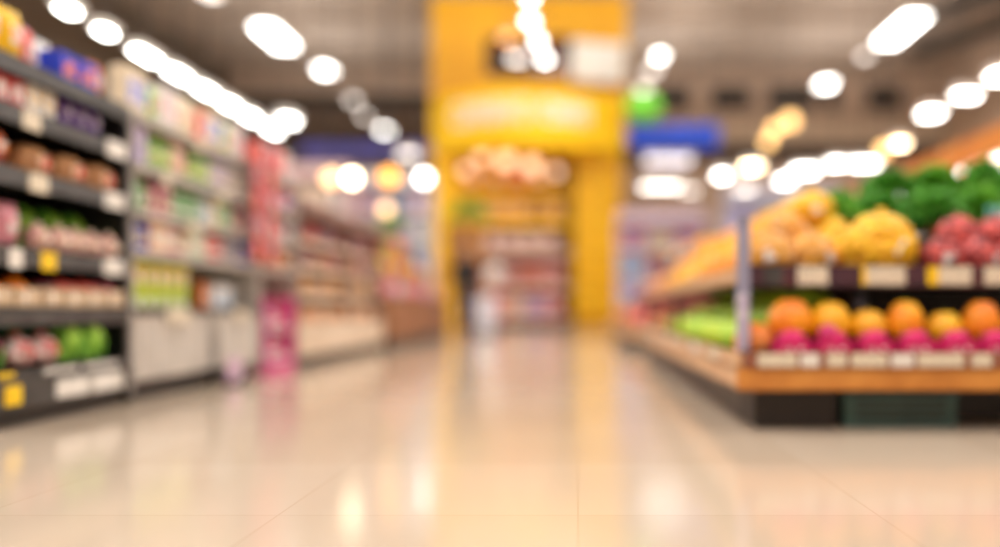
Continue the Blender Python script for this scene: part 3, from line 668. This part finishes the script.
# second shelf under the waist, holding pink goods
s = bx('shelf', mat('shelf_dark', lin(60,44,40), .5), tower, -W+.75, W-1.6, .2, 1.4, 1.15, 1.22, .01); bx('price_rail', mat('rail_pink', lin(226,190,180), .5), s, -W+.75, W-1.6, .15, .2, 1.1, 1.24, .005)
trow([(('rose jar',JAR,'rose','red',.3,.6),2), (('pink jar',JAR,'pink','rose',.3,.62),2), (('plum jar',JAR,'plum','pink',.3,.55),1)], 1.225, YT+.45, 'on the lower middle shelf '+PL, gap=.04)
for i, (px, py, Rr) in enumerate(((482,156,.2),(506,160,.24),(532,166,.22),(556,172,.15),(466,170,.14))):
    p = at(px, py, YT+.1); rr = Rr; o = empty('globe_lamp', p)
    bm = bmesh.new(); bmesh.ops.create_uvsphere(bm, u_segments=20, v_segments=12, radius=rr); me = bpy.data.meshes.new('bulb'); bm.to_mesh(me); bm.free()
    me.materials.append(mat('lamp_peach', (1,.66,.4), emit=1.5)); me.polygons.foreach_set('use_smooth', [True]*len(me.polygons)); link('bulb', me, o)
    MB().tube((0,0,rr), (0,0,max(.1, 5.0-p.z)), .02, 8).go('cable', M_dark, o)
    tag(o, ['peach globe lamp hanging below the left half of the banner', 'largest peach globe lamp hanging below the curved banner', 'peach globe lamp third along below the curved banner', 'small peach globe lamp nearest the ribbed yellow pillar', 'smallest peach globe lamp by the smooth yellow pillar'][i], 'lamp', 'peach globes under the banner')
# screen and white sign on the header wall
p0, p1 = at(487,76,YT), at(572,38,YT); w = (p1.x-p0.x)/2; h = p1.z-p0.z
o = empty('display_screen', ((p0.x+p1.x)/2, YT-.14, p0.z)); bx('bezel', M_black, o, -w, w, 0, .12, 0, h, .02)
bx('screen_glass', mat('screen_dark', lin(38,24,24), .2, lin(110,30,20), 1.2, sharp=True), o, -w+.06, w-.06, -.012, 0, .06, h-.06, .004); tag(o, 'dark wall screen above the curved yellow banner', 'screen')
p0, p1 = at(572,82,YT-.5), at(627,42,YT-.5); w = (p1.x-p0.x)
o = empty('illuminated_sign', (p0.x, YT-.75, p0.z), .28); bx('sign_box', M_white, o, 0, w*1.02, 0, .2, 0, p1.z-p0.z, .03)
bx('sign_face', mat('sign_face', lin(236,236,236), .4, lin(214,214,210), 3), o, .06, w*1.02-.06, -.012, 0, .06, p1.z-p0.z-.06, .01)
for z in (.3, .8): bx('bracket', M_steel, o, w*.5, w*.5+.08, .2, .42, z, z+.08, .004)
tag(o, 'slanted white sign box beside the dark screen on the yellow tower', 'sign')
# basket of greenery on the left flank of the tower
for i, (px, py, Y) in enumerate(((468,262,21.6),)):
    p = at(px, py, Y)
o = empty('plant_table', (-2.72, 21.9, 0))
bx('tabletop', M_wood, o, -.6, .6, -.5, .5, 1.54, 1.6, .01)
for sx in (-1, 1):
    for sy in (-1, 1): bx('leg', M_wood, o, sx*.55-.035, sx*.55+.035, sy*.45-.035, sy*.45+.035, 0, 1.54, .004)
tag(o, 'wooden plant table behind the person in black', 'table')
basket((-2.72, 21.9, 1.6), 1.0, .95, 'round straw basket on the wooden plant table', mat('straw', lin(206,150,80), .7, lin(140,90,50), 6, bump=.5))
o = put(('big leafy green plant',HERB,.95,.75,.8,M_leaf2,5), (-2.66, 21.88, 2.56), 0, 'growing out of the straw basket')

# white promotion stand beside the person
o = empty('promotion_stand', (at(486,0,18.6).x, 18.6, 0)); bx('panel', mat('white_board', lin(238,238,248), .5), o, -.2, .2, -.03, .03, .05, .84, .015)
bx('foot', M_dark, o, -.24, .24, -.2, .2, 0, .05, .01); MB().tube((.12,0,.88), (.16,0,1.12), .015, 8).go('stem', M_steel, o)
MB().tube((.17,-.02,1.3), (.17,.02,1.3), .19, 24).go('round_topper', M_white, o); tag(o, 'white stand with a round white topper beside the person in black', 'stand')

# ------------------------------------------------------------------ right: produce island
M_mar = mat('maroon_rail', lin(84,40,48), .4, lin(60,34,52), 5)
IX0, IX1, IY0, IY1 = .72, 3.7, 4.05, 10.7
r = empty('produce_island', (IX0, IY0, 0)); w, L = IX1-IX0, IY1-IY0
bx('plinth', M_black, r, .14, w, .5, L-.1, 0, .18, .01)
bx('corner_foot', mat('foot_brown', lin(30,21,18), .5), r, .1, .48, .12, .5, 0, .18, .01)
bx('side_foot', M_black, r, .1, .14, .5, L-.1, 0, .16, .004)
bx('front_board', M_wood, r, 0, w, 0, .05, .18, .285, .012)
bx('side_board', M_woodl, r, 0, .05, .05, L, .18, .285, .012)
bx('deck', M_black, r, .05, w, .05, L, .2, .3, .004)
fr = bx('front_price_rail', mat('rail_wood', lin(150,92,70), .4), r, .03, w, -.01, .03, .285, .355, .006)
sr = bx('side_price_rail', M_woodl, r, -.005, .03, .03, L, .285, .35, .006)
for a, b, mm in ((757,796,M_tag),(800,818,M_white),(826,845,M_tag),(850,886,M_tag),(890,912,M_white),(916,962,M_tag),(970,990,M_tag)):
    bx('price_card', mm, fr, (a-VX)/222-IX0, (b-VX)/222-IX0, -.018, -.011, .29, .35, .002)
for k in range(8): bx('price_card', M_white if k % 2 else M_tag, sr, -.012, -.006, .5+k*.75, .8+k*.75, .292, .345, .002)
# upper tier
bx('upper_deck', M_black, r, .12, w, .3, L-.2, .665, .7, .005)
ur = bx('upper_front_rail', M_mar, r, .1, w, .24, .3, .655, .76, .01)
us = bx('upper_side_rail', M_woodl, r, .08, .12, .3, L-.2, .68, .76, .01)
for a, b, mm in ((764,782,M_rail),(797,828,M_tag),(861,866,M_tagy),(866,905,M_tag),(927,938,M_tagy),(938,971,M_tag),(984,1010,M_tag)):
    bx('price_card', mm, ur, (a-VX)*4.29/F-IX0, (b-VX)*4.29/F-IX0, .23, .239, .665, .752, .002)
bx('back_wall', M_black, r, 1.0, w, 1.3, 1.34, .3, .66, .004)
bx('side_wall', M_black, r, .9, .94, 1.3, L-.3, .3, .66, .004)
bx('rear_riser', M_dark, r, .75, w, 1.02, L-.8, .7, .95, .01)
po = bx('corner_post', mat('post_grey', lin(150,150,176), .4), r, .02, .075, .1, .16, .3, .98, .006)
bx('info_card', mat('card_lilac', lin(206,200,214), .5, lin(170,160,190), 20), po, .01, .065, .085, .1, .36, .62, .004)
for xx, yy in ((2.9,.2), (.06,3.2), (.06,6.2)): bx('post', M_dark, r, xx, xx+.04, yy, yy+.04, .3, .665, .004)
tag(r, 'long two-tier wooden produce island with price rails, right of the aisle', 'produce island')
def xr(px, Y): return (px-VX)*Y/F
# lower tier, front: magenta cartons, then large orange fruit
yl = IY0+.12
row([(('magenta fruit carton',PUN,'magenta','magenta',.17,.1,.12,'fruit_carton'),20)], (xr(772,yl), yl, .302), (3.3, yl, .302), 0, 'at the front of the lower tier', end='left end', gap=.02)
big = ('deep orange melon',FRU,'orange','tan',.19,.19,'melon')
put(big, (xr(752,4.3)+.0, 4.27, .302), 0, 'at the left corner of the lower tier')
lst = [(790,.22,.235,'orange','amber'),(830,.2,.22,'amber','gold'),(868,.18,.18,'gold','amber'),(905,.18,.225,'amber','orange'),(944,.17,.17,'gold','yellow'),(981,.18,.225,'orange','gold'),(1018,.16,.17,'amber','orange'),(1056,.18,.2,'orange','amber'),(1095,.18,.21,'gold','orange')]
for i, (px, w_, h_, c, c2) in enumerate(lst):
    put(('large %s mango' % {'orange':'orange','amber':'golden','gold':'yellow'}[c],FRU,c,c2,w_,h_,'melon'), (xr(px,4.32), 4.32, .372), i*1.3, 'on the lower tier behind magenta cartons', 'left end')
bx('raised_shelf', M_black, r, .2, w, .2, .55, .3, .37, .004)
put(('small magenta pitahaya',FRU,'magenta','plum',.09,.09,'apple'), (xr(828,yl), yl, .372+.02), 0, 'on top of the magenta cartons')
# upper tier heaps
def heap(spec, cx, cy, z, nx, ny, dx, dy, dz, place, layers=2, end='left end', rz=0):
    for k in range(layers):
        for j in range(ny - k):
            for i in range(nx - k):
                put(spec, (cx + (i-(nx-k-1)/2)*dx + random.uniform(-.01,.01), cy + (j-(ny-k-1)/2)*dy, z+k*dz), rz+random.uniform(-.6,.6), place, end)
zt = .705
G_ = ('tan fruit net',NET,'gold','tan',.29,.26,.24,.027)
for i, (px, Y, z) in enumerate(((766,4.5,0),(812,4.6,0),(785,4.84,.14))): put(G_, (xr(px,Y), Y, zt+z), i*.7, 'in the tan heap above the corner', 'left end')
for i, (px, Y, z) in enumerate(((846,4.74,0),(834,5.0,.13))): put(('yellow citrus net',NET,'yellow','gold',.2,.24,.2,.04), (xr(px,Y), Y, zt+z), i, 'beside the tan heap', 'left end')
put(('big rounded yellow lemon net',NET,'yellow','gold',.42,.36,.3,.026), (xr(880,4.52), 4.52, zt), .4, 'at the middle of the upper tier')
for i, (px, Y, z) in enumerate(((942,4.5,0),(978,4.5,0),(1016,4.5,0),(1056,4.5,0),(958,4.68,.13),(996,4.68,.13),(1034,4.68,.13))): put(('dark red apple net',NET,'maroon','coral',.23,.22,.2,.026), (xr(px,Y), Y, zt+z), i*.8, 'in the red heap before the herbs', 'left end')
put(('teal snack bag',BAG,'teal','mint',.16,.13,.1), (xr(1000,4.72), 4.74, zt+.25), .3, 'on top of the red heap by the herbs')
# herbs on the riser
for j, (Y, z, n_) in enumerate(((5.25,.952,8),(5.6,.952,8),(5.5,1.2,6))):
    for i in range(n_):
        x_ = xr([832, 842, 890][j], Y) + i*.29
        o = put(('bushy green herb bunch',HERB,.28,.36,.28,M_leaf if (i+j) % 3 else M_leaf2, 1+(i % 2)), (x_, Y+.05*(i % 2), z), i*1.2+j, ['in the front of the green mass','in the back of the green mass','topmost on the green mass'][j], 'left end')
        o.scale = (1.15, 1.15, 1.0)
        if j == 0: o.scale.z = .8 + .06*min(i, 5)
        if j == 2: o.scale = (1.0, 1.0, .6 + .1*min(i, 4))
# the left flank: upper heaps of yellow, lower green fruit
for j in range(3):
    for i in range(16 - j*2):
        Y = 4.95 + .1*j + i*.36 + (.12 if j % 2 else 0)
        c = ['orange','gold','yellow','amber'][(i//3+j) % 4]
        put(('%s citrus net' % {'orange':'orange','gold':'golden','yellow':'lemon-yellow','amber':'amber'}[c],NET,c,'gold' if c != 'gold' else 'orange',.26,.24,.26,.05), (IX0+.3+.16*j, Y, zt+.15*j), i*.9, 'in %s of aisle-side yellow heap' % ['outer row','middle row','top row'][j])
for j in range(3):
    for i in range(13):
        Y = 4.8 + i*.25
        if Y > 7.9: continue
        put(('bright green pear',FRU,'lime','chartreuse',.2,.19,'pear'), (IX0+.17+.18*j, Y, .302+.09*j), i, 'in %s of lower aisle side' % ['outer row','middle row','inner row'][j])
for j in range(2):
    for i in range(16):
        Y = 8.05 + i*.2
        if Y > IY1-.15: continue
        c = ('brown','tan') if i < 7 else ('orange','tan')
        put(('%s tomato' % {'brown':'reddish brown','orange':'orange'}[c[0]],FRU,'rose' if False else c[0],c[1],.17,.16,'orange_fruit'), (IX0+.17+.19*j, Y, .302+.09*j), i, 'in %s beyond green pears' % ['outer row','inner row'][j])
for j in range(6):
    put(('golden melon',FRU,'gold','orange',.24,.2,'melon'), (IX0+.78, 4.9+j*.3, .305), j, 'at the back of the lower tier over the pears')
# teal crate on the floor under the island front
cx0, cx1 = xr(838,4.3), xr(948,4.3)
o = empty('plastic_crate', ((cx0+cx1)/2, 4.37, 0)); hw = (cx1-cx0)/2; M_teal = mat('crate_teal', lin(64,100,96), .5, lin(52,84,82), 4)
m = MB().box(-hw, hw, -.17, -.155, .0, .155).box(-hw, hw, .155, .17, .0, .155).box(-hw, -hw+.015, -.155, .155, 0, .155).box(hw-.015, hw, -.155, .155, 0, .155).box(-hw+.015, hw-.015, -.155, .155, 0, .015)
m.go('crate_body', M_teal, o)
for z in (.035, .075, .115): bx('slot', M_black, o, -hw*.8, hw*.8, -.173, -.168, z, z+.014, 0)
bx('rim', M_teal, o, -hw-.012, hw+.012, -.182, -.17, .14, .16, .003); tag(o, 'dark teal plastic crate on the floor under the produce island', 'crate')

# ------------------------------------------------------------------ second island beyond
r = empty('produce_island', (.62, 12.2, 0)); L = 6.2
bx('plinth', M_black, r, .1, 2.4, .1, L, 0, .16, .01); bx('side_board', M_woodl, r, 0, .05, 0, L, .16, .32, .01); bx('front_board', M_woodl, r, .05, 2.4, 0, .05, .16, .32, .01)
bx('deck', M_dark, r, .05, 2.4, .05, L, .24, .3, .01); bx('riser', mat('riser_red', lin(150,70,66), .5), r, .5, 2.4, .5, L, .3, .8, .01); bx('top_riser', mat('riser_blue', lin(60,110,160), .5), r, 1.0, 2.4, 1.0, L, .8, 1.35, .01)
tag(r, 'smaller stepped produce island beyond the long one', 'produce island')
for nm, x_, y_, z_, s_ in (('on its lowest step', .88, 12.4, .303, [(('rosy melon',FRU,'rose','coral',.26,.24,'melon'),2), (('orange melon',FRU,'orange','gold',.26,.24,'melon'),2)]),
                       ('on its middle step', 1.38, 12.9, .803, [(('red net bag',NET,'red','rose',.3,.28,.3,.06),2), (('cream net bag',NET,'cream','peach',.3,.28,.3,.06),2)]),
                       ('on its top step', 1.9, 13.4, 1.353, [(('gold melon',FRU,'gold','amber',.3,.28,'melon'),3), (('white melon',FRU,'white','cream',.3,.28,'melon'),2)])):
    row(s_, (x_, y_, z_), (x_, 18.2, z_), -R9, 'of the smaller island '+nm, gap=.04)
row([(('rosy melon',FRU,'rose','coral',.26,.24,'melon'),1), (('red net bag',NET,'red','rose',.3,.28,.3,.06),1), (('orange melon',FRU,'orange','gold',.26,.24,'melon'),1)], (1.2, 12.42, .303), (2.9, 12.42, .303), 0, 'facing the long island', end='left end', gap=.04)

# far right displays
gondola('tall_display', 'tall lilac and cream display right of the yellow tower', (2.1, 22.5, 0), 2.2, 2.7, mat('lilac_panel', lin(226,206,226), .5), [('cream','peach'),('lavender','white'),('sky','blue'),('red','white')], 'the lilac display', shelves=4)
gondola('tall_display', 'tall pale blue display behind the yellow fruit heap', (4.7, 20.5, 0), 2.6, 3.0, mat('pale_blue_panel', lin(214,218,240), .5), [('white','sky'),('lavender','white')], 'the pale blue display', shelves=4)
gondola('tall_display', 'tall white display behind the herbs', (7.9, 19.0, 0), 2.8, 3.0, mat('white_panel', lin(240,236,240), .5), [('white','grey'),('cream','white')], 'the far white display', shelves=4)

# ------------------------------------------------------------------ right wall run with orange canopy
RX = 4.3
r = empty('refrigerated_case', (RX, 7.6, 0)); L = 11.4
bx('body', mat('case_grey', lin(170,166,166), .5), r, .75, .85, 0, L, 0, 2.1, .01); bx('base', M_dark, r, .0, .75, 0, L, 0, .45, .02)
bx('canopy', mat('canopy_orange', lin(238,150,60), .4, lin(226,130,44), 1), r, -.05, .85, -.03, L+.03, 2.12, 2.42, .03)
for yy in (0, L-.05): bx('end_panel', mat('case_grey', lin(170,166,166), .5), r, 0, .75, yy, yy+.05, .45, 2.12, .01)
for z in (.9, 1.3, 1.7):
    s = bx('shelf', M_white, r, .15, .75, .05, L-.05, z-.03, z, .005); bx('price_rail', M_white, s, .13, .15, .05, L-.05, z-.06, z+.01, .003)
for k in range(8): bx('light_panel', mat('case_light', (1,.97,.94), emit=5), r, .02, .06, .15+k*1.4, 1.2+k*1.4, 1.84, 2.11, .01)
tag(r, 'long refrigerated case with orange canopy and white light panels behind the herbs', 'refrigerated case')
for i, z in enumerate((.903, 1.303, 1.703)):
    row([(('white carton',BOX,'white','sky',.26,.24,.2),2), (('coral carton',BOX,'coral','white',.26,.26,.2),1), (('cream bottle',BOT,'cream','sky',.14,.26),2)], (RX+.32, 7.7, z), (RX+.32, 15, z), -R9, 'on the %s shelf of the refrigerated case' % ['lower','middle','upper'][i], gap=.05)

# ------------------------------------------------------------------ the person in black
def skin_obj(name, pts, edges, m, parent=None, sub=2, root=0):
    me = bpy.data.meshes.new(name); me.from_pydata([p[:3] for p in pts], edges, []); o = link(name, me, parent)
    sk = o.modifiers.new('skin', 'SKIN'); sk.use_smooth_shade = True
    if not me.skin_vertices: me.attributes.new('skin', 'FLOAT', 'POINT')
    return o
def skinned(name, pts, edges, m, parent=None, sub=2):
    bm = bmesh.new(); ly = bm.verts.layers.skin.verify(); vs = []
    for i, p in enumerate(pts):
        v = bm.verts.new(p[:3]); v[ly].radius = (p[3], p[4] if len(p) > 4 else p[3]); v[ly].use_root = (i == 0); vs.append(v)
    for a, b in edges: bm.edges.new((vs[a], vs[b]))
    me = bpy.data.meshes.new(name); bm.to_mesh(me); bm.free(); me.materials.append(m)
    o = link(name, me, parent); sk = o.modifiers.new('skin', 'SKIN'); sk.use_smooth_shade = True
    s = o.modifiers.new('subsurf', 'SUBSURF'); s.levels = s.render_levels = sub
    return o
M_skin = mat('skin_tone', lin(214,164,134), .5, lin(204,150,120), 5); M_cloth = mat('black_cloth', (.013,.013,.015), .85); M_hair = mat('dark_hair', lin(40,28,22), .6)
PX = at(466,0,16.8).x
per = empty('person', (PX, 16.8, 0), .5)
pts = [(0,0,.95,.075,.06), (0,0,1.1,.09,.07), (0,.0,1.28,.115,.08), (0,0,1.42,.1), (0,0,1.5,.05), (0,-.01,1.56,.055)]
ed = [(0,1),(1,2),(2,3),(3,4),(4,5)]
def chain(start, ps):
    i = start
    for p in ps: pts.append(p); ed.append((i, len(pts)-1)); i = len(pts)-1
    return i
for s in (-1, 1):
    hnd = chain(3, [(s*.17,0,1.4,.055), (s*.23,.01,1.14,.043), (s*.23,-.1*(1 if s > 0 else .4),.92,.032), (s*.235,-.13*(1 if s > 0 else .4),.85,.03,.018)])
    hx, hy_, hz = pts[hnd][:3]
    for k, ln in enumerate((.068,.078,.073,.058)):
        fy = hy_ + (k-1.5)*.02
        chain(hnd, [(hx, fy, hz-.035, .009), (hx-s*.012, fy, hz-.035-ln*.55, .008), (hx-s*.032, fy, hz-.035-ln, .007)])
    chain(hnd, [(hx-s*.012, hy_-.035, hz+.005, .009), (hx-s*.02, hy_-.055, hz-.03, .008)])
    st = .14*s
    chain(0, [(s*.09,0,.9,.085), (s*.1,-st*.5+.0,.5,.058), (s*.1,st*.6,.1,.04), (s*.1,st*.6-.1,.04,.035)])
body = skinned('body', pts, ed, M_skin, per)
jp = [(0,0,.8,.19,.15), (0,0,.95,.175,.14), (0,0,1.12,.16,.125), (0,0,1.3,.175,.125), (0,0,1.43,.12,.1), (0,0,1.5,.062)]; je = [(0,1),(1,2),(2,3),(3,4),(4,5)]
for s in (-1, 1):
    b = len(jp); jp += [(s*.19,0,1.4,.075), (s*.235,.01,1.14,.06), (s*.235,-.1*(1 if s > 0 else .4),.94,.048)]; je += [(4,b),(b,b+1),(b+1,b+2)]
skinned('jacket', jp, je, M_cloth, per)
tp = [(0,0,1.0,.15,.12)]; te = []
for s in (-1, 1):
    st = .14*s; b = len(tp); tp += [(s*.09,0,.84,.1), (s*.1,-st*.5,.5,.075), (s*.1,st*.6,.12,.06)]; te += [(0,b),(b,b+1),(b+1,b+2)]
    skinned('shoe', [(s*.1,st*.6+.05,.045,.042), (s*.1,st*.6-.06,.045,.045), (s*.1,st*.6-.17,.035,.035)], [(0,1),(1,2)], M_dark, per)
skinned('trousers', tp, te, M_cloth, per)
bm = bmesh.new(); bmesh.ops.create_uvsphere(bm, u_segments=28, v_segments=20, radius=1)
for v in bm.verts:
    n_ = v.co.copy(); x, y, z = n_.x*.076, n_.y*.095, n_.z*.115
    if z < 0: x *= 1+z*2.2; y *= 1+z*1.2
    if y < -.05 and abs(x) < .02 and -.04 < z < .012: y -= .022*(1-abs(x)/.02)          # nose
    if y < -.06 and abs(z-.012) < .018 and .018 < abs(x) < .048: y += .008               # eye sockets
    if y < -.05 and abs(z+.058) < .01 and abs(x) < .028: y -= .006                        # lips
    if abs(n_.x) > .93 and abs(z) < .03: x *= 1.2                                         # ears
    v.co = Vector((x, y-.01, z+1.66))
me = bpy.data.meshes.new('head'); bm.to_mesh(me); bm.free(); me.materials.append(M_skin); me.polygons.foreach_set('use_smooth', [True]*len(me.polygons)); hd = link('head', me, per)
for s in (-1, 1):
    bm = bmesh.new(); bmesh.ops.create_uvsphere(bm, u_segments=12, v_segments=8, radius=.011, matrix=Matrix.Translation((s*.031, -.094, 1.675)))
    me = bpy.data.meshes.new('eye'); bm.to_mesh(me); bm.free(); me.materials.append(M_white); link('eye', me, hd)
bm = bmesh.new(); bmesh.ops.create_uvsphere(bm, u_segments=28, v_segments=20, radius=1)
for v in bm.verts:
    n_ = v.co.copy(); x, y, z = n_.x*.088, n_.y*.106, n_.z*.125
    if y < -.01 and z < .055: y = -.01; x *= .8
    if z < -.02 and y > 0: z *= 1.35
    v.co = Vector((x, y, z+1.67))
me = bpy.data.meshes.new('hair'); bm.to_mesh(me); bm.free(); me.materials.append(M_hair); me.polygons.foreach_set('use_smooth', [True]*len(me.polygons)); link('hair', me, per)
tag(per, 'person in black clothing standing at the aisle end before the yellow tower', 'person')

flush_labels()
# tidy: prototypes that were only measured
for key, (o, w) in _proto.items():
    if 'fresh' in o:
        for ch in list(o.children): bpy.data.objects.remove(ch)
        bpy.data.objects.remove(o)

# ------------------------------------------------------------------ camera, world, view
cam = bpy.data.cameras.new('camera'); co = bpy.data.objects.new('camera', cam); C.objects.link(co); S.camera = co
cam.sensor_width = 36; cam.lens = 36*F/1000; cam.shift_x = -(VX-500)/1000; cam.shift_y = (VY-273.5)/1000
co.location = (0, 0, H); co.rotation_euler = (PI/2, 0, 0); cam.clip_end = 200
cam.dof.use_dof = True; cam.dof.focus_distance = 2.42; cam.dof.aperture_fstop = .40; cam.dof.aperture_blades = 0
W_ = bpy.data.worlds.new('world'); S.world = W_; W_.use_nodes = True; W_.node_tree.nodes['Background'].inputs[0].default_value = (.5,.48,.45,1)
S.view_settings.view_transform = 'Standard'; S.view_settings.look = 'None'; S.view_settings.gamma = 1; S.view_settings.use_curve_mapping = False
S.view_settings.exposure = .46
S.cycles.max_bounces = 8; S.cycles.diffuse_bounces = 4; S.cycles.glossy_bounces = 4; S.cycles.sample_clamp_indirect = 6; S.cycles.use_denoising = True
S.cycles.caustics_reflective = False; S.cycles.caustics_refractive = False
